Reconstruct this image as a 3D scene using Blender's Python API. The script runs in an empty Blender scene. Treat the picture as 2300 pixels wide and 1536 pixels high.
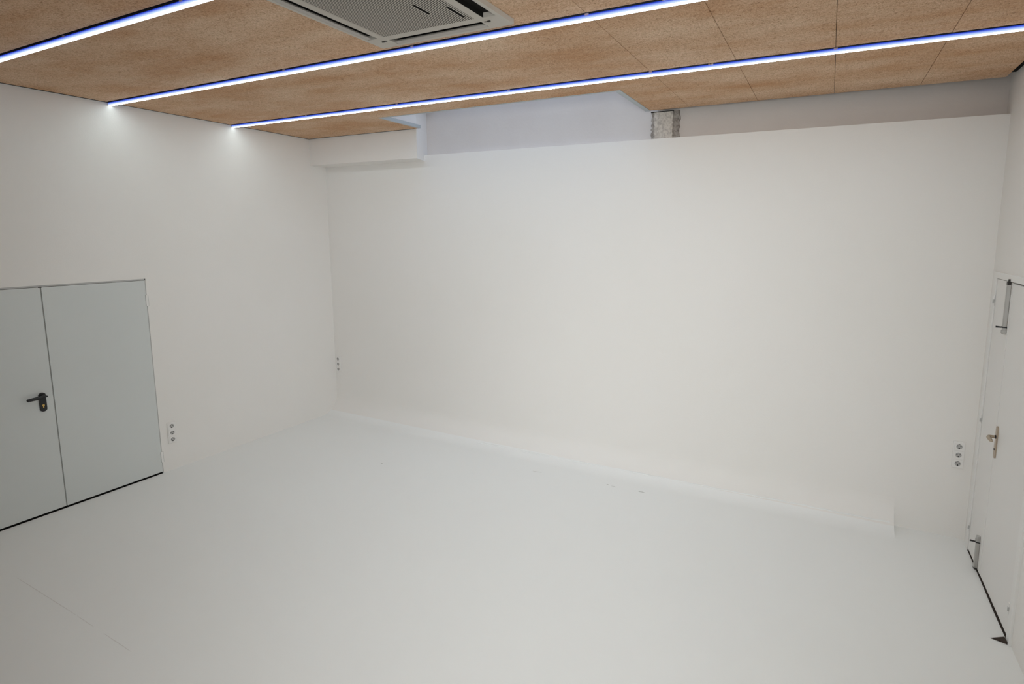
import bpy, bmesh, math, random
from mathutils import Vector, Matrix
random.seed(7)
SC = bpy.context.scene
COL = SC.collection

# ------------------------------------------------------------------ camera, sky, exposure
W, D, H = 7.19, 5.112, 3.6355          # room: left wall x=0, right wall x=W, low back wall y=D
DR = 5.215                             # recessed upper back wall
HW = 3.376                             # top of the low back wall
YF = -2.2                              # wall behind the camera
cam_d = bpy.data.cameras.new('camera')
cam = bpy.data.objects.new('camera', cam_d)
COL.objects.link(cam)
yaw, pitch, roll = 0.4467, -0.1304, 0.0068
f_ = Vector((-math.sin(yaw)*math.cos(pitch), math.cos(yaw)*math.cos(pitch), math.sin(pitch)))
r0 = Vector((math.cos(yaw), math.sin(yaw), 0)); u0 = r0.cross(f_)
r_ = math.cos(roll)*r0 + math.sin(roll)*u0
u_ = -math.sin(roll)*r0 + math.cos(roll)*u0
M = Matrix(((r_.x, u_.x, -f_.x), (r_.y, u_.y, -f_.y), (r_.z, u_.z, -f_.z))).to_4x4()
M.translation = Vector((6.0405, 0.0, 2.4799))
cam.matrix_world = M
cam_d.sensor_width = 36
cam_d.lens = 1203.3/2300*36
cam_d.shift_x = -132.0/2300
cam_d.shift_y = -87.36/2300
cam_d.clip_start = 0.02
SC.camera = cam

world = bpy.data.worlds.new('daylight')
SC.world = world
world.use_nodes = True
bg = world.node_tree.nodes['Background']
bg.inputs[0].default_value = (0.57, 0.72, 1.0, 1)
bg.inputs[1].default_value = 1.85
SC.view_settings.view_transform = 'Standard'
SC.view_settings.look = 'None'
SC.view_settings.gamma = 1
SC.view_settings.exposure = 0.0
SC.view_settings.use_curve_mapping = False
LED = 29.0                             # radiance of the strip diffusers
# added fill lights, unseen behind the camera, brightening the centre of the back wall
def added_fill_light(name, loc, aim, sx, sy, spread, watt, col):
    l = bpy.data.lights.new(name, 'AREA'); l.shape = 'RECTANGLE'; l.size = sx; l.size_y = sy
    l.spread = math.radians(spread); l.energy = watt; l.color = col
    o = bpy.data.objects.new(name, l); COL.objects.link(o); o.location = loc
    o.rotation_euler = (Vector(aim)-Vector(loc)).to_track_quat('-Z', 'Y').to_euler()
added_fill_light('added_spot_fill', (6.2, -.6, 2.6), (3.7, 4.3, 1.0), .8, .8, 90, 30, (.97, 1, 1.0))
added_fill_light('added_soft_fill', (5.5, -1.9, 2.1), (3.9, 4.6, 1.0), 1.5, 1.1, 100, 16, (.97, 1, 1.0))
SC.cycles.max_bounces = 14
SC.cycles.diffuse_bounces = 10
SC.cycles.use_denoising = True
SC.cycles.sample_clamp_indirect = 8

# ------------------------------------------------------------------ materials
def mat(name, col, rough=.6, metal=0, spec=.5):
    m = bpy.data.materials.new(name); m.use_nodes = True
    b = m.node_tree.nodes['Principled BSDF']
    b.inputs['Base Color'].default_value = (*col, 1)
    b.inputs['Roughness'].default_value = rough
    b.inputs['Metallic'].default_value = metal
    b.inputs['Specular IOR Level'].default_value = spec
    return m

def N(m, t, **kw):
    n = m.node_tree.nodes.new(t)
    for k, v in kw.items(): setattr(n, k, v)
    return n

def painted(name, col, col2, rough, scale, bump, spec=.3, bscale=90):
    """paint: slight large scale tone variation and roller-texture bump"""
    m = mat(name, col, rough, 0, spec); nt = m.node_tree; b = nt.nodes['Principled BSDF']
    tc = N(m, 'ShaderNodeTexCoord'); n = N(m, 'ShaderNodeTexNoise'); n.inputs['Scale'].default_value = scale
    n.inputs['Detail'].default_value = 5
    r = N(m, 'ShaderNodeValToRGB'); r.color_ramp.elements[0].color = (*col2, 1); r.color_ramp.elements[1].color = (*col, 1)
    r.color_ramp.elements[0].position = .3; r.color_ramp.elements[1].position = .65
    nt.links.new(tc.outputs['Object'], n.inputs['Vector']); nt.links.new(n.outputs['Fac'], r.inputs[0])
    nt.links.new(r.outputs[0], b.inputs['Base Color'])
    n2 = N(m, 'ShaderNodeTexNoise'); n2.inputs['Scale'].default_value = bscale; n2.inputs['Detail'].default_value = 3
    bp = N(m, 'ShaderNodeBump'); bp.inputs['Strength'].default_value = bump; bp.inputs['Distance'].default_value = .004
    nt.links.new(tc.outputs['Object'], n2.inputs['Vector']); nt.links.new(n2.outputs['Fac'], bp.inputs['Height'])
    nt.links.new(bp.outputs[0], b.inputs['Normal'])
    return m

WALL = painted('white_wall_paint', (.81, .79, .765), (.80, .78, .75), .75, .9, .12)
BACKW = mat('dark_grey_paint', (.06, .06, .062), .8)  # kept dark so the unseen wall behind the camera bounces little light
FLOOR = painted('white_floor_paint', (.825, .832, .822), (.815, .822, .812), .55, .7, .06, .35, 30)
PLASTER = painted('recess_plaster', (.68, .635, .60), (.66, .61, .575), .85, 3, .35, .2, 40)
DOORG = painted('pale_grey_lacquer', (.64, .665, .655), (.62, .645, .635), .5, 1.2, .05, .4, 120)
DOORW = painted('white_lacquer', (.79, .775, .755), (.775, .76, .74), .5, 1.2, .05, .4, 120)
FRAMEG = mat('grey_seal', (.46, .46, .45), .6)
FRAMEW = mat('white_frame_paint', (.80, .79, .77), .5)
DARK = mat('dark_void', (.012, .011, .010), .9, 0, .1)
PLENUM = mat('raw_slab', (.10, .10, .10), .9)
BLACKP = mat('black_plastic', (.008, .008, .009), .42)
BRASS = mat('brass', (.75, .50, .16), .3, 1)
STEEL = mat('satin_steel', (.50, .49, .47), .38, .85)
STEELD = mat('dark_steel', (.045, .042, .04), .5, .4)
CHAMP = mat('champagne_metal', (.50, .42, .33), .33, .9)
SOCK = mat('socket_plastic', (.80, .785, .765), .35)
SOCKR = mat('socket_well_plastic', (.44, .43, .42), .5)
SOCKD = mat('socket_hole', (.02, .02, .02), .8)
ACP = mat('cassette_plastic', (.50, .465, .41), .5)
ACG = mat('cassette_flap_plastic', (.42, .39, .36), .5)
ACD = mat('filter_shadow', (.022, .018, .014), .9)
TRIM = mat('galvanised_trim', (.46, .50, .52), .5, .2)
ALU = mat('dark_aluminium', (.03, .035, .05), .5, .3)
CLIP = mat('clear_clip_plastic', (.55, .45, .62), .3)
SILV = mat('bright_screw', (.9, .9, .92), .15, 1)
RUBBER_GAP = mat('brown_rubber_and_gap', (.035, .022, .015), .8)

def concrete(name, a, b_, scale):
    m = mat(name, a, .95, 0, .1); nt = m.node_tree; b = nt.nodes['Principled BSDF']
    tc = N(m, 'ShaderNodeTexCoord'); n = N(m, 'ShaderNodeTexNoise'); n.inputs['Scale'].default_value = scale
    n.inputs['Detail'].default_value = 8; n.inputs['Roughness'].default_value = .75
    r = N(m, 'ShaderNodeValToRGB')
    r.color_ramp.elements[0].color = (*b_, 1); r.color_ramp.elements[1].color = (*a, 1)
    r.color_ramp.elements[0].position = .36; r.color_ramp.elements[1].position = .56
    bp = N(m, 'ShaderNodeBump'); bp.inputs['Strength'].default_value = .8; bp.inputs['Distance'].default_value = .01
    nt.links.new(tc.outputs['Object'], n.inputs['Vector']); nt.links.new(n.outputs['Fac'], r.inputs[0])
    nt.links.new(r.outputs[0], b.inputs['Base Color']); nt.links.new(n.outputs['Fac'], bp.inputs['Height'])
    nt.links.new(bp.outputs[0], b.inputs['Normal'])
    return m
CONC = concrete('bare_concrete', (.70, .655, .59), (.44, .40, .36), 30)
MORT = concrete('rough_mortar', (.42, .385, .35), (.20, .18, .16), 38)

def wood_wool():
    m = mat('wood_wool_board', (.5, .35, .2), .95, 0, .08); nt = m.node_tree; b = nt.nodes['Principled BSDF']; L = nt.links.new
    tc = N(m, 'ShaderNodeTexCoord')
    def noise(scale, det, sx=1, sy=1, rough=.6, dist=0):
        mp = N(m, 'ShaderNodeMapping'); mp.inputs['Scale'].default_value = (sx, sy, 1)
        n = N(m, 'ShaderNodeTexNoise'); n.inputs['Scale'].default_value = scale; n.inputs['Detail'].default_value = det
        n.inputs['Roughness'].default_value = rough; n.inputs['Distortion'].default_value = dist
        L(tc.outputs['Object'], mp.inputs['Vector']); L(mp.outputs[0], n.inputs['Vector']); return n.outputs['Fac']
    fib = noise(150, 3, 1, .55, .7, 1.2)
    fib2 = noise(70, 4, .6, 1, .7, 2.0)
    big = noise(1.6, 4, .8, 2.0, .6)
    add = N(m, 'ShaderNodeMath', operation='ADD'); L(fib, add.inputs[0]); L(fib2, add.inputs[1])
    hf = N(m, 'ShaderNodeMath', operation='MULTIPLY'); L(add.outputs[0], hf.inputs[0]); hf.inputs[1].default_value = .5
    r = N(m, 'ShaderNodeValToRGB'); e = r.color_ramp.elements
    e[0].position = .36; e[0].color = (.26, .16, .09, 1)
    e[1].position = .62; e[1].color = (.84, .65, .48, 1)
    x = e.new(.46); x.color = (.62, .43, .29, 1)
    L(hf.outputs[0], r.inputs[0])
    r2 = N(m, 'ShaderNodeValToRGB'); e = r2.color_ramp.elements
    e[0].position = .32; e[0].color = (.80, .65, .53, 1); e[1].position = .68; e[1].color = (1.0, 1.0, 1.0, 1)
    L(big, r2.inputs[0])
    mx = N(m, 'ShaderNodeMix', data_type='RGBA', blend_type='MULTIPLY'); mx.inputs[0].default_value = 1
    L(r.outputs[0], mx.inputs[6]); L(r2.outputs[0], mx.inputs[7])
    L(mx.outputs[2], b.inputs['Base Color'])
    bp = N(m, 'ShaderNodeBump'); bp.inputs['Strength'].default_value = .7; bp.inputs['Distance'].default_value = .006
    L(hf.outputs[0], bp.inputs['Height']); L(bp.outputs[0], b.inputs['Normal'])
    return m
WOOD = wood_wool()

def led_material(power):
    """light coming out of a U shaped diffuser: white below, blue towards the upper edge of its sides"""
    m = bpy.data.materials.new('glowing_diffuser'); m.use_nodes = True; nt = m.node_tree; nt.nodes.clear(); L = nt.links.new
    out = N(m, 'ShaderNodeOutputMaterial'); em = N(m, 'ShaderNodeEmission')
    tc = N(m, 'ShaderNodeTexCoord'); sp = N(m, 'ShaderNodeSeparateXYZ'); L(tc.outputs['Object'], sp.inputs[0])
    mr = N(m, 'ShaderNodeMapRange'); mr.inputs[1].default_value = 0; mr.inputs[2].default_value = -.0260
    L(sp.outputs['Z'], mr.inputs[0])
    r = N(m, 'ShaderNodeValToRGB'); e = r.color_ramp.elements
    e[0].position = 0; e[0].color = (.008, .02, .16, 1)
    e[1].position = 1; e[1].color = (.865, 1.0, 1.04, 1)
    x = e.new(.16); x.color = (.02, .06, .55, 1)
    x = e.new(.34); x.color = (.12, .18, .80, 1)
    x = e.new(.58); x.color = (.36, .50, .95, 1)
    x = e.new(.85); x.color = (.70, .85, 1, 1)
    L(mr.outputs[0], r.inputs[0]); L(r.outputs[0], em.inputs[0])
    st = N(m, 'ShaderNodeMapRange'); st.inputs[1].default_value = .94; st.inputs[2].default_value = 1.0
    st.inputs[3].default_value = 1.0; st.inputs[4].default_value = power
    # emission lowered over the first stretch to soften its light pool on the wall
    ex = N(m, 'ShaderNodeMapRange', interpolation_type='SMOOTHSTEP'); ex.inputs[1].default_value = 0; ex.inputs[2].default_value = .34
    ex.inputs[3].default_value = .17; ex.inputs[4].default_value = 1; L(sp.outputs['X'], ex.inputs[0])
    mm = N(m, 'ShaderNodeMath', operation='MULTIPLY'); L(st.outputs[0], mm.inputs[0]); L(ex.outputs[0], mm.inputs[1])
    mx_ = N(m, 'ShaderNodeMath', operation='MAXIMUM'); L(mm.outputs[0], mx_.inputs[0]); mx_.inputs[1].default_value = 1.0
    L(mr.outputs[0], st.inputs[0]); L(mx_.outputs[0], em.inputs[1]); L(em.outputs[0], out.inputs[0])
    return m
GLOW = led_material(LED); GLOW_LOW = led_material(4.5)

# ------------------------------------------------------------------ helpers
def box(bm, x0, x1, y0, y1, z0, z1, bev=0):
    vs = [bm.verts.new((x, y, z)) for x in (x0, x1) for y in (y0, y1) for z in (z0, z1)]
    idx = [(0, 1, 3, 2), (4, 6, 7, 5), (0, 4, 5, 1), (2, 3, 7, 6), (0, 2, 6, 4), (1, 5, 7, 3)]
    fs = [bm.faces.new([vs[i] for i in q]) for q in idx]
    if bev:
        es = list({e for f in fs for e in f.edges})
        bmesh.ops.bevel(bm, geom=es, offset=bev, segments=2, affect='EDGES', profile=.5)

def prism(bm, pts, axis, a, b):
    """extrude a closed 2D outline along an axis from a to b"""
    def P(p, t):
        return {'x': (t, p[0], p[1]), 'y': (p[0], t, p[1]), 'z': (p[0], p[1], t)}[axis]
    A = [bm.verts.new(P(p, a)) for p in pts]; B = [bm.verts.new(P(p, b)) for p in pts]
    n = len(pts)
    bm.faces.new(A); bm.faces.new(B[::-1])
    for i in range(n): bm.faces.new((A[i], A[(i+1) % n], B[(i+1) % n], B[i]))

def cyl(bm, p0, p1, r0, r1=None, n=24):
    r1 = r0 if r1 is None else r1
    p0, p1 = Vector(p0), Vector(p1); d = (p1-p0)
    q = d.to_track_quat('Z', 'Y').to_matrix().to_4x4(); q.translation = (p0+p1)/2
    bmesh.ops.create_cone(bm, cap_ends=True, segments=n, radius1=r0, radius2=r1, depth=d.length, matrix=q)

def tube(bm, pts, rad, n=14):
    """round tube through points, radius a number or a list"""
    rings = []
    P = [Vector(p) for p in pts]
    for i, p in enumerate(P):
        t = (P[min(i+1, len(P)-1)] - P[max(i-1, 0)]).normalized()
        q = t.to_track_quat('Z', 'Y').to_matrix(); rr = rad[i] if isinstance(rad, (list, tuple)) else rad
        rings.append([bm.verts.new(p + q @ Vector((rr*math.cos(a), rr*math.sin(a), 0))) for a in [2*math.pi*k/n for k in range(n)]])
    for a, b in zip(rings, rings[1:]):
        for k in range(n): bm.faces.new((a[k], a[(k+1) % n], b[(k+1) % n], b[k]))
    bm.faces.new(rings[0][::-1]); bm.faces.new(rings[-1])

def obj(name, bm, m, parent=None, loc=None, smooth=False):
    bmesh.ops.recalc_face_normals(bm, faces=bm.faces)
    me = bpy.data.meshes.new(name); bm.to_mesh(me); bm.free()
    if smooth:
        for p in me.polygons: p.use_smooth = True
        me.set_sharp_from_angle(angle=math.radians(35))
    me.materials.append(m)
    o = bpy.data.objects.new(name, me); COL.objects.link(o)
    if parent: o.parent = parent
    if loc: o.location = loc
    return o

def tag(o, label=None, cat=None, group=None, kind=None):
    if label: o['label'] = label
    if cat: o['category'] = cat
    if group: o['group'] = group
    if kind: o['kind'] = kind
    return o

def empty(name, loc=(0, 0, 0), rot=(0, 0, 0)):
    o = bpy.data.objects.new(name, None); COL.objects.link(o); o.location = loc; o.rotation_euler = rot
    o.empty_display_size = .1
    return o

def copy_tree(o, parent=None):
    c = o.copy(); COL.objects.link(c); c.parent = parent
    for ch in [x for x in list(COL.objects) if x.parent == o]: copy_tree(ch, c)
    return c

def arc(cx, cy, r, a0, a1, n):
    return [(cx+r*math.cos(math.radians(a0+(a1-a0)*i/n)), cy+r*math.sin(math.radians(a0+(a1-a0)*i/n))) for i in range(n+1)]

# ------------------------------------------------------------------ room shell
T = .15
b = bmesh.new(); box(b, -T, W+T, YF-T, DR+T, -.12, 0)
floor = tag(obj('floor', b, FLOOR), 'seamless white painted studio floor with a faint joint line', 'floor', kind='structure')

DL0, DL1, DLT = 1.335, 2.925, 2.005           # opening of the left double door
b = bmesh.new()
box(b, -T, 0, YF-T, DL0, 0, 4.0)
box(b, -T, 0, DL1, DR+T, 0, 4.0)
box(b, -T, 0, DL0, DL1, DLT, 4.0)
tag(obj('wall_left', b, WALL), 'white left wall with the pale grey double door', 'wall', kind='structure')

DR0, DR1, DRT = 3.835, 5.025, 2.215           # opening of the right door
b = bmesh.new()
box(b, W, W+T, YF-T, DR0, 0, 4.0)
box(b, W, W+T, DR1, DR+T, 0, 4.0)
box(b, W, W+T, DR0, DR1, DRT, 4.0)
tag(obj('wall_right', b, WALL), 'white right wall at the picture edge with the white door', 'wall', kind='structure')

b = bmesh.new(); box(b, 0, W, D, DR, 0, HW)
tag(obj('wall_back', b, WALL), 'large plain white back wall stopping short of the ceiling', 'wall', kind='structure')
b = bmesh.new(); box(b, 0, W, YF-T, YF, 0, 4.0)
tag(obj('wall_front', b, BACKW), 'dark grey wall behind the camera', 'wall', kind='structure')
XS0, XS1, XSB = 1.75, 4.46, 1.62                         # daylight shaft above the ceiling cutout
b = bmesh.new(); box(b, 0, XS1, DR, DR+T, 0, 5.0)
box(b, XS1, W, DR, DR+T, 0, 4.0)
tag(obj('wall_recess', b, PLASTER), 'upper recessed plaster wall above the white back wall', 'wall', kind='structure')
# box beam in the left corner
b = bmesh.new()
prism(b, [(0, 4.882), (XS0, 4.882), (XSB, DR), (0, DR)], 'z', 3.309, H+.02)
tag(obj('trim_beam', b, WALL), 'white boxed-in beam under the ceiling in the left back corner', 'beam', kind='structure')

# cove between floor and back wall
R = .25
pts = [(D, 0), (D, R)] + arc(D-R, R, R, 0, -90, 16)[0:] 
pts = [(D+.0, R)] + arc(D-R, R, R, 0, -90, 18)[1:] + [(D, 0)]
b = bmesh.new(); prism(b, [(p[0], p[1]) for p in pts], 'x', 0.0, 6.68)
tag(obj('trim_cove', b, FLOOR, smooth=True), 'curved white cove joining the floor and back wall', 'cove', kind='structure')
# painted-over joint tape running along the cove
b = bmesh.new()
ang = [(1.9, -68), (2.5, -62), (3.4, -59), (4.3, -55), (5.2, -53), (6.0, -50), (6.6, -49.5)]
prev = None
for k in range(95):
    x = 2.45 + 4.20*k/94
    for (xa, aa), (xb, ab) in zip(ang, ang[1:]):
        if xa <= x <= xb: a = aa + (ab-aa)*(x-xa)/(xb-xa)
    a += .5*math.sin(k*1.3) + random.uniform(-.25, .25)
    h = .0036 + .0022*math.sin(k*.45)
    ring = []
    for da, rr in ((-1.6, R+.0005), (-.5, R-h), (.8, R-h*.8), (2.2, R+.0005)):
        t = math.radians(a+da); ring.append(b.verts.new((x, D-R+rr*math.cos(t), R+rr*math.sin(t))))
    if prev:
        for i in range(3): b.faces.new((prev[i], prev[i+1], ring[i+1], ring[i]))
    prev = ring
cv = bpy.data.objects['trim_cove'].data; cv.materials.append(WALL)
for p in cv.polygons:
    if p.center.z > .045 and abs(p.normal.x) < .5: p.material_index = 1
seam = obj('joint_tape', b, FLOOR, bpy.data.objects['trim_cove'], smooth=True)

# floor marks
def floor_mark(name, x0, y0, x1, y1, w, m):
    b = bmesh.new(); d = Vector((x1-x0, y1-y0, 0)); n = Vector((-d.y, d.x, 0)).normalized()*w/2
    A, B = Vector((x0, y0, .0006)), Vector((x1, y1, .0006))
    seg = 10; prev = None
    for k in range(seg+1):
        p = A.lerp(B, k/seg); s = (.25+.75*math.sin(math.pi*(.08+.84*k/seg)))*random.uniform(.7, 1.1)
        j = n*random.uniform(-.3, .3)
        q = (b.verts.new(p+n*s+j), b.verts.new(p-n*s+j))
        if prev: b.faces.new((prev[0], prev[1], q[1], q[0]))
        prev = q
    return obj(name, b, m, floor)
MARK = mat('grey_scuff', (.64, .64, .62), .7)
MARKD = mat('dark_scuff', (.47, .46, .44), .7)
LINE = mat('faint_joint', (.70, .69, .675), .7)
floor_mark('scuff_mark', 1.822, 4.095, 1.842, 4.088, .018, MARKD)
floor_mark('scuff_mark', 3.385, 4.650, 3.485, 4.665, .012, MARK)
floor_mark('scuff_mark', 4.190, 4.720, 4.215, 4.712, .012, MARKD)
floor_mark('scuff_mark', 4.240, 4.708, 4.300, 4.705, .012, MARK)
floor_mark('scuff_mark', 4.520, 4.718, 4.580, 4.722, .013, MARKD)
floor_mark('floor_joint', .94, 1.492, 1.78, 1.488, .005, LINE)
floor_mark('floor_joint', 1.80, 1.487, 2.02, 1.484, .004, LINE)
floor_mark('floor_joint', 2.14, 1.482, 2.46, 1.476, .005, LINE)

# ceiling of wood-wool boards (600 mm wide), open over the shaft cutout
CY = 5.09                                     # rear edge of the boards
b = bmesh.new()
cx0, cx1, cyf = 1.794, 4.424, 4.277
xs = [0.004] + [round(1.2+.6*k, 3) - .6 for k in range(12) if 1.2+.6*k-.6 < 7.0] + [7.135]
S1, S2, S3 = 1.763, 2.777, 3.908
rows = [(YF, -.38-.031), (-.38+.012, .70-.031), (.70+.012, S1-.031), (S1+.012, S2-.031), (S2+.012, S3-.031), (S3+.012, CY)]
g = .0013
for (ya, yb) in rows:
    for i in range(len(xs)-1):
        xa, xb = xs[i]+g, xs[i+1]-g
        dz = random.uniform(-.0006, .0006)
        z0, z1 = H+dz, H+.025+dz
        if yb == CY:
            if cx0 < xb and xa < cx1:         # board cut for the opening
                box(b, xa, xb, ya, cyf, z0, z1, .0012)
                if xa < cx0: box(b, xa, cx0, cyf, 4.881, z0, z1)
                if xb > cx1: box(b, cx1, xb, cyf, yb, z0, z1)
                continue
            if xb < cx0: box(b, xa, xb, ya, 4.881, z0, z1, .0012); continue
        box(b, xa, xb, ya, yb, z0, z1, .0012)
tag(obj('ceiling', b, WOOD), 'tan wood-wool board ceiling', 'ceiling', kind='structure')
# raw slab above the boards, open over the shaft
b = bmesh.new()
box(b, -T, XS0, YF-T, DR+T, 4.0, 4.1); box(b, XS1, W+T, YF-T, DR+T, 4.0, 4.1); box(b, XS0, XS1, YF-T, 4.15, 4.0, 4.1)
box(b, 0, 7.16, YF, cyf-.09, H+.055, H+.075)
tag(obj('ceiling_slab', b, PLENUM), 'dark slab above the wood-wool boards', 'ceiling', kind='structure')
# plastered lining of the daylight shaft
b = bmesh.new()
box(b, XS0-.05, XS0, 4.15, 4.884, H+.026, 5.0); prism(b, [(XSB-.06, 4.884), (XS0, 4.884), (XSB, DR), (XSB-.06, DR)], 'z', H+.0205, 5.0)
box(b, XS1, XS1+.05, 4.15, DR, H+.026, 5.0)
box(b, XS0, XS1, 4.15, 4.20, H+.026, 5.0)
tag(obj('wall_shaft', b, WALL), 'white lined daylight shaft above the ceiling cutout', 'wall', kind='structure')
# metal edging round the cutout
b = bmesh.new()
box(b, cx0-.004, cx0+.030, cyf-.004, 4.872, H-.004, H+.030, .001)
box(b, cx1-.046, cx1+.004, cyf-.004, CY, H-.004, H+.030, .001)
box(b, cx0+.030, cx1-.046, cyf-.004, cyf+.016, H-.004, H+.030, .001)
tag(obj('trim_cutout', b, TRIM), 'thin grey metal edging around the ceiling cutout', 'trim', kind='structure')
b = bmesh.new(); box(b, 7.14, 7.19, YF, CY, H+.03, H+.05)
tag(obj('trim_shadow_gap', b, DARK), 'dark shadow gap between ceiling boards and right wall', 'trim', kind='structure')
b = bmesh.new(); box(b, 0, .012, YF, 4.88, H-.003, H+.002); box(b, 0.012, XS0-.02, 4.872, 4.884, H-.003, H+.002)
tag(obj('trim_ceiling_joint', b, STEELD), 'thin dark joint where ceiling boards meet the walls', 'trim', kind='structure')

# bare concrete column end between the shaft and the right recess
col_ = empty('concrete_column', (4.56, DR, HW))
tag(col_, 'stub of bare rough concrete column above the white back wall', 'column')
def ragged(bm, x0, x1, y0, y1, z0, z1, amp, n=16, left=True, right=True):
    L_, R_ = [], []
    for k in range(n+1):
        z = z0+(z1-z0)*k/n
        L_.append((x0+(random.uniform(-amp, amp) if left else 0), z)); R_.append((x1+(random.uniform(-amp, amp) if right else 0), z))
    prism(bm, L_ + R_[::-1], 'y', y0, y1)
b = bmesh.new(); ragged(b, -.115, .065, -.045, .01, .0, .262, .004); obj('column_face', b, CONC, col_)
b = bmesh.new(); ragged(b, -.148, -.112, -.036, .01, .0, .262, .010, right=False); obj('mortar_edge', b, MORT, col_)
b = bmesh.new(); ragged(b, .062, .125, -.032, .01, .0, .262, .008, left=False); obj('mortar_edge', b, MORT, col_)
b = bmesh.new(); ragged(b, -.150, .07, -.050, .005, .256, .262, .002, 3); obj('black_joint', b, DARK, col_)

# ------------------------------------------------------------------ LED strips
def led_strip(y, clips, joiner, x0, x1, label, glow=GLOW):
    r = empty('led_strip_light', (0, y, H)); tag(r, label, 'light', 'ceiling light strips')
    b = bmesh.new(); box(b, x0+.002, x1, -.013, .013, -.002, .022); obj('channel', b, ALU, r)
    hw, h, c = .0145, .0275, .004
    sec = [(-hw+.001, -.0015), (-hw, -h+c)] + arc(-hw+c, -h+c, c, 180, 270, 4)[1:] + arc(hw-c, -h+c, c, 270, 360, 4) + [(hw-.001, -.0015)]
    n = 24; b = bmesh.new(); prev = None
    for k in range(n+1):
        x = x0+.004+(x1-x0-.004)*k/n
        ring = [b.verts.new((x, p[0], p[1])) for p in sec]
        if prev:
            for i in range(len(sec)): b.faces.new((prev[i], prev[(i+1) % len(sec)], ring[(i+1) % len(sec)], ring[i]))
        else: b.faces.new(ring[::-1])
        prev = ring
    b.faces.new(prev)
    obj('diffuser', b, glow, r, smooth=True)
    b = bmesh.new(); box(b, x0+.001, x0+.004, -hw, hw, -h, -.001); obj('end_cap', b, ALU, r)
    for x in clips:
        b = bmesh.new(); box(b, x-.011, x+.011, -.018, -.0125, -.0075, .003, .001); obj('clip', b, CLIP, r)
    if joiner:
        b = bmesh.new()
        box(b, joiner-.018, joiner+.018, -.0195, -.013, -.006, .004, .001)
        for dx in (-.009, .009): cyl(b, (joiner+dx, -.0245, -.002), (joiner+dx, -.0185, -.002), .0055, n=12)
        obj('joiner', b, SILV, r)
    return r
cl = [1.2, 2.4, 3.6, 4.8, 6.0]
led_strip(S1, [.6, 1.8, 3.0], None, 0, 3.40, 'blue-edged white light strip nearest the camera, crossing the top left corner', GLOW_LOW)
led_strip(S2, cl, 5.23, 0, 7.13, 'middle blue-edged white light strip, running just behind the air conditioning cassette')
led_strip(S3, cl, 5.23, 0, 7.13, 'blue-edged white light strip farthest back, just in front of the ceiling cutout')


# ------------------------------------------------------------------ ceiling air conditioning cassette
ac = empty('air_conditioning_cassette', (3.937, 2.182, H))
tag(ac, 'square beige four-way air conditioning cassette set in the ceiling', 'air conditioner')
o_, i_ = .475, .372
b = bmesh.new(); z0, z1 = -.028, -.001
sl = .330                                     # slot half length
def ringbox(bm, a, c, z0, z1):
    box(bm, -a, a, -a, -c, z0, z1); box(bm, -a, a, c, a, z0, z1); box(bm, -a, -c, -c, c, z0, z1); box(bm, c, a, -c, c, z0, z1)
# outer frame: four bevelled bars and four corner blocks between the outlets
for s in (-1, 1):
    for fl in (0, 1):
        lo, hi = sorted((s*.452, s*o_))
        if fl: box(b, -o_, o_, lo, hi, z0, z1)
        else: box(b, lo, hi, -.452, .452, z0, z1)
for sx in (-1, 1):
    for sy in (-1, 1):
        x0_, x1_ = sorted((sx*sl, sx*.452)); y0_, y1_ = sorted((sy*sl, sy*.452))
        box(b, x0_, x1_, y0_, y1_, z0, z1)
obj('frame', b, ACP, ac)
# outlets
def outlet(rot, flap_open, nm='air_outlet'):
    q = Matrix.Rotation(rot, 4, 'Z')
    b = bmesh.new(); box(b, -sl, sl, .374, .452, -.003, 0); box(b, -sl, sl, .3722, .3742, -.0275, -.003); b.transform(q); o = obj(nm, b, DARK, ac)  # black plate and lining paint the shade inside the slot
    b = bmesh.new()
    if flap_open == 'wide':
        sec = [(.446, -.026), (.452, -.026), (.452, -.006), (.446, -.006)]
    else:
        sec = [(.419, -.0245), (.421, -.0262), (.430, -.0272), (.4515, -.0275), (.4515, -.0255), (.430, -.0252), (.421, -.0235)]
    P = [(p[0], p[1]) for p in sec]
    prism(b, P, 'x', -sl+.004, sl-.004); b.transform(q); obj('flap', b, ACG, o)
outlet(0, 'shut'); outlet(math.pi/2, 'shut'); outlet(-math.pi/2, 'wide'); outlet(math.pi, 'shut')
# inner grille panel: border + slats
b = bmesh.new(); ringbox(b, .372, .322, -.029, -.001)
grille = obj('grille', b, ACP, ac)
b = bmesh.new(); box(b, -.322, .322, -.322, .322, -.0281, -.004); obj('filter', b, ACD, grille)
b = bmesh.new()
n = 46
for k in range(n):
    x = -.322 + .644*(k+.5)/n
    if k in (33, 43):                         # darker inserts
        box(b, x-.0034, x+.0034, -.322, .05 if k == 33 else .14, -.0295, -.0287)
        box(b, x-.0034, x+.0034, .17 if k == 33 else .28, .322, -.0295, -.0287)
    else: box(b, x-.0034, x+.0034, -.322, .322, -.0295, -.0287)
obj('slats', b, ACP, grille)
for k, ya, yb in ((33, .05, .17), (43, .14, .28)):
    b = bmesh.new(); x = -.322 + .644*(k+.5)/n; box(b, x-.007, x+.007, ya, yb, -.0293, -.0282); obj('grille_latch', b, DARK, grille)
for sx in (-1, 1):
    for sy in (-1, 1):
        b = bmesh.new(); cx, cy = sx*.378, sy*.378
        box(b, cx-.009, cx+.009, cy-.004, cy+.004, -.034, -.027, .001)
        box(b, cx-.002 if sx < 0 else cx-.030, cx+.030 if sx < 0 else cx+.002, cy-.0012, cy+.0012, -.032, -.029)
        obj('corner_clip', b, STEELD, ac)

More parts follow.
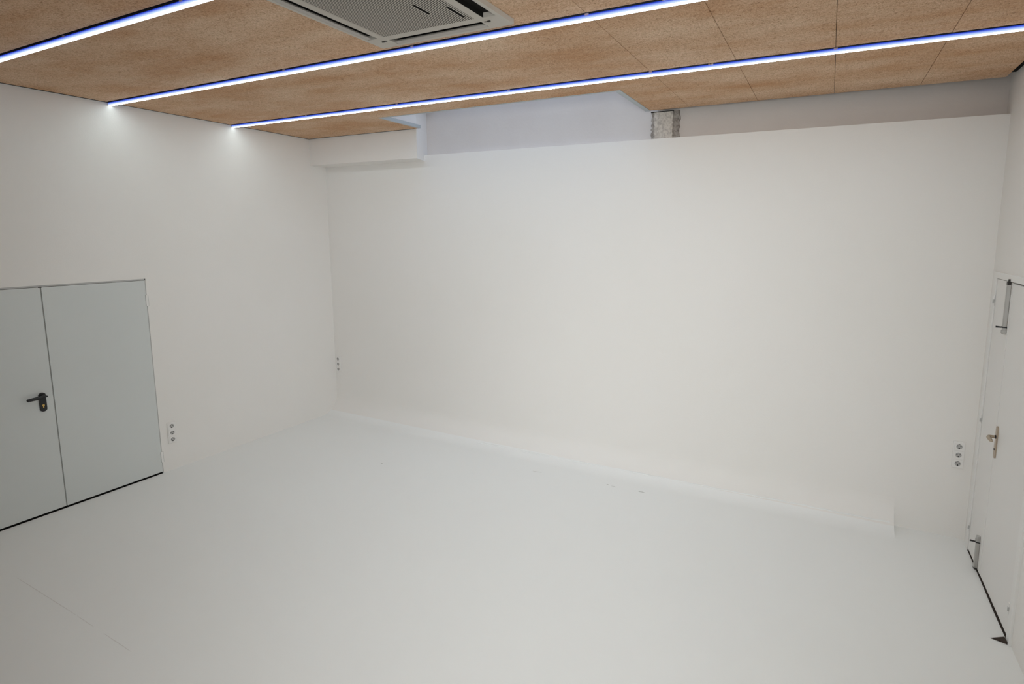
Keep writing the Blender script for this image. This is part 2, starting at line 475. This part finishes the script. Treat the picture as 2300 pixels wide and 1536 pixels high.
# ------------------------------------------------------------------ left double door
d1 = empty('door_1', (0, 2.147, 0)); tag(d1, 'pale grey flush double door in the left wall', 'door', kind='structure')
LX0, LX1 = DL0+.018, DL1-.009
SEAM = 2.145
b = bmesh.new()                               # added dark panel blocking light leaks behind the leaves
box(b, -.11, -.06, DL0-2.147, DL1-2.147, 0.0, DLT); obj('leak_blocker', b, DARK, d1)
b = bmesh.new()                               # grey seal around the leaves
box(b, -.055, -.002, DL1-.008-2.147, DL1-2.147, 0.0, DLT); box(b, -.055, -.002, DL0-2.147, DL0+.008-2.147, 0.0, DLT)
box(b, -.055, -.002, DL0-2.147, DL1-2.147, DLT-.014, DLT)
obj('frame', b, FRAMEG, d1)
b = bmesh.new(); box(b, -.045, .004, LX0-2.147, SEAM-.008-2.147, .016, DLT-.017, .002); leafA = obj('leaf', b, DOORG, d1)
b = bmesh.new(); box(b, -.045, .004, SEAM-2.147, LX1-2.147, .016, DLT-.017, .002); leafB = obj('leaf', b, DOORG, d1)
b = bmesh.new(); box(b, -.045, -.006, SEAM-.0078-2.147, SEAM-2.147-.0002, .016, DLT-.017); obj('seam_seal', b, FRAMEG, d1)
for za, zb in ((1.735, 1.845), (.115, .225)):
    b = bmesh.new(); box(b, -.02, .0065, LX1-2.147-.004, LX1-2.147+.017, za, zb, .002); obj('hinge', b, FRAMEW, d1)
    b = bmesh.new(); box(b, 0, .0068, LX1-2.147-.0065, LX1-2.147-.004, za, zb); box(b, 0, .006, LX1-2.147+.017, LX1-2.147+.0185, za, zb); obj('hinge_gap', b, FRAMEG, d1)
b = bmesh.new(); box(b, 0.0, .007, SEAM-.020-2.147, SEAM+.003-2.147, DLT-.020, DLT-.012); obj('top_stop', b, STEELD, d1)
hy, hz = 2.064-2.147, 1.002
b = bmesh.new()                               # long rounded back plate
pl = arc(hy, hz+.060, .0235, 0, 180, 12) + arc(hy, hz-.060, .0235, 180, 360, 12)
prism(b, pl, 'x', .003, .013)
hd = obj('lever_handle', b, BLACKP, leafA, smooth=True)
b = bmesh.new()
cyl(b, (.012, hy, hz+.052), (.045, hy, hz+.052), .017, .014)
tube(b, [(.043, hy+.006, hz+.052), (.050, hy-.004, hz+.052), (.052, hy-.03, hz+.051), (.052, hy-.075, hz+.049), (.051, hy-.108, hz+.047), (.050, hy-.114, hz+.046)],
     [.013, .016, .0145, .0135, .013, .007])
cyl(b, (.012, hy+.025, hz+.046), (.026, hy+.025, hz+.046), .007)
o = obj('lever', b, BLACKP, d1, smooth=True)
b = bmesh.new(); 
cyl(b, (.012, hy, hz-.028), (.0155, hy, hz-.028), .0082); box(b, .012, .0155, hy-.0035, hy+.0035, hz-.050, hz-.030)
box(b, .0155, .019, hy-.001, hy+.001, hz-.036, hz-.021)
obj('lock_cylinder', b, BRASS, d1)

b = bmesh.new(); box(b, -.06, .008, DL0-2.147+.008, DL1-2.147-.008, .0004, .0016); obj('threshold_gap_shade', b, DARK, d1)  # dark strip on the floor painting the shade under the leaves

# ------------------------------------------------------------------ right door
d2 = empty('door_2', (W, 4.43, 0)); tag(d2, 'white door at the right picture edge with two surface bolts', 'door', kind='structure')
def ry(y): return y-4.43
b = bmesh.new(); box(b, .06, .12, ry(DR0), ry(DR1), 0, DRT); obj('leak_blocker', b, DARK, d2)  # added dark panel against outside light leaking round the leaves
b = bmesh.new()
box(b, -.014, .058, ry(4.955), ry(DR1), 0, DRT, .002)
box(b, -.014, .058, ry(DR0), ry(3.895), 0, DRT, .002)
box(b, -.014, .058, ry(3.895), ry(4.955), 2.168, DRT, .002)
obj('frame', b, FRAMEW, d2)
b = bmesh.new(); box(b, -.006, .04, ry(4.587), ry(4.950), .014, 2.163, .002); obj('leaf', b, DOORW, d2)
b = bmesh.new(); box(b, -.004, .04, ry(3.901), ry(4.585), .014, 2.156, .002); leafR = obj('leaf', b, DOORW, d2)
b = bmesh.new(); prism(b, [(-.009, ry(4.955)), (.05, ry(4.955)), (.05, ry(3.895)), (-.010, ry(3.895)), (-.013, ry(4.15)), (-.010, ry(4.5))], 'z', .0004, .0016); obj('threshold_gap_shade', b, RUBBER_GAP, d2)  # dark brown strip painted in for the shade of the bottom gap
for y, za in ((4.953, 1.96), (4.953, 1.04), (4.953, .16), (3.899, .17)):
    b = bmesh.new(); cyl(b, (-.016, ry(y), za), (-.016, ry(y), za+.075), .005, n=12); obj('hinge', b, FRAMEW, d2)
    b = bmesh.new(); cyl(b, (-.0165, ry(y), za+.020), (-.0165, ry(y), za+.048), .0056, n=12); obj('hinge_gap', b, FRAMEG, d2)
def bolt(y, z0, z1, knob, up):
    b = bmesh.new()
    box(b, -.030, -.006, ry(y)-.011, ry(y)+.011, z0, z1, .004)
    o = obj('bolt', b, STEEL, d2)
    b = bmesh.new(); box(b, -.034, -.006, ry(y)-.014, ry(y)+.014, knob-.004, knob+.004, .001)
    cyl(b, (-.030, ry(y), knob), (-.066, ry(y)+.006, knob), .005, .0068, n=12)
    obj('bolt_knob', b, BLACKP, o)
    b = bmesh.new()
    if up:
        cyl(b, (-.018, ry(y), z1-.01), (-.018, ry(y), z1+.035), .007, n=12); box(b, -.030, -.010, ry(y)-.013, ry(y)+.013, z1-.006, z1+.016, .002)
    else:
        cyl(b, (-.018, ry(y), z0+.01), (-.018, ry(y), z0-.012), .007, n=12); box(b, -.030, -.010, ry(y)-.013, ry(y)+.013, z0-.006, z0+.006, .002)
    obj('bolt_rod', b, STEELD, o)
    b = bmesh.new()
    ze = z0+.018 if up else z1-.035
    box(b, -.034, -.006, ry(y)-.013, ry(y)+.013, ze-.012, ze+.010, .002); obj('bolt_bracket', b, STEEL, o)
bolt(4.612, 1.800, 2.150, 1.850, True)
bolt(4.662, .020, .275, .225, False)
hy, hz = ry(4.545), 1.045
b = bmesh.new()
pl = [(hy-.018, hz-.105), (hy+.018, hz-.105), (hy+.018, hz+.105), (hy-.018, hz+.105)]
pl = arc(hy, hz+.095, .018, 0, 180, 8) + arc(hy, hz-.100, .018, 180, 360, 8)
prism(b, pl, 'x', -.013, -.003); obj('handle_plate', b, CHAMP, d2, smooth=True)
b = bmesh.new()
tube(b, [(-.012, hy, hz+.035), (-.040, hy, hz+.035), (-.052, hy-.004, hz+.034), (-.058, hy-.018, hz+.032), (-.058, hy-.045, hz+.030), (-.055, hy-.078, hz+.029), (-.050, hy-.088, hz+.028)],
     [.010, .010, .012, .013, .012, .011, .006])
lv = obj('lever', b, CHAMP, d2, smooth=True)
b = bmesh.new(); cyl(b, (-.0135, hy, hz+.035), (-.019, hy, hz+.035), .0125, n=16); obj('lever_collar', b, BLACKP, lv)
b = bmesh.new(); cyl(b, (-.0125, hy, hz-.055), (-.017, hy, hz-.055), .006, n=12); obj('screw', b, STEELD, d2)

# dark wedge at the foot of the right frame
b = bmesh.new()
vs = [b.verts.new(p) for p in [(7.092, 3.868, .002), (7.172, 3.902, 0), (7.174, 3.848, 0), (7.172, 3.902, .014), (7.174, 3.848, .014)]]
for q in ((0, 1, 2), (0, 3, 1), (0, 2, 4), (0, 4, 3), (1, 3, 4, 2)): b.faces.new([vs[i] for i in q])
tag(obj('door_wedge', b, RUBBER_GAP), 'small dark brown wedge on the floor by the right door frame', 'wedge')

# ------------------------------------------------------------------ triple sockets
def socket_strip(loc, rotz, label):
    """faces -y in its own space, 80 x 222 mm"""
    r = empty('wall_socket', loc, (0, 0, rotz)); tag(r, label, 'socket', 'triple wall sockets')
    b = bmesh.new(); box(b, -.0405, .0405, -.010, .0, -.1115, .1115, .003); obj('cover_frame', b, SOCK, r)
    for k in (-1, 0, 1):
        z = k*.0713
        # square insert with a real round well
        b = bmesh.new(); n = 28; ro = .0205; hs = .0335
        def ringv(rad, y): return [b.verts.new((rad*math.cos(2*math.pi*i/n), y, z+rad*math.sin(2*math.pi*i/n))) for i in range(n)]
        sq = []
        for i in range(n):
            c_, s_ = math.cos(2*math.pi*i/n), math.sin(2*math.pi*i/n); m_ = max(abs(c_), abs(s_))
            sq.append((hs*c_/m_, z+hs*s_/m_))
        o2 = [b.verts.new((p[0], -.0095, p[1])) for p in sq]; o1 = [b.verts.new((p[0], -.0135, p[1])) for p in sq]
        a = ringv(ro, -.0135)
        for i in range(n):
            j = (i+1) % n
            b.faces.new((o2[i], o2[j], o1[j], o1[i])); b.faces.new((o1[i], o1[j], a[j], a[i]))
        ins = obj('socket_insert', b, SOCK, r)
        b = bmesh.new()
        a = [b.verts.new((ro*math.cos(2*math.pi*i/n), -.0136, z+ro*math.sin(2*math.pi*i/n))) for i in range(n)]
        c2 = [b.verts.new((ro*.95*math.cos(2*math.pi*i/n), -.0104, z+ro*.95*math.sin(2*math.pi*i/n))) for i in range(n)]
        for i in range(n): b.faces.new((a[i], a[(i+1) % n], c2[(i+1) % n], c2[i]))
        b.faces.new(c2)
        obj('socket_well', b, SOCKR, ins, smooth=False)
        b = bmesh.new()
        for dx, dz, rr in ((-.0105, .004, .0038), (.0105, .004, .0038)):
            cyl(b, (dx, -.0100, z+dz), (dx, -.0112, z+dz), rr, n=12)
        box(b, -.004, .004, -.0125, -.010, z-.0195, z-.0095)
        box(b, -.003, .003, -.0125, -.010, z+.0165, z+.0200)
        obj('contact', b, SOCKD, ins)
    return r
socket_strip((0, 3.030, .396), math.pi/2, 'white triple wall socket beside the grey double door on the left wall')
socket_strip((.062, D, .672), 0, 'small distant white triple wall socket on the back wall beside the left corner')
socket_strip((7.090, D, .716), 0, 'white triple wall socket on the back wall beside the white right door')
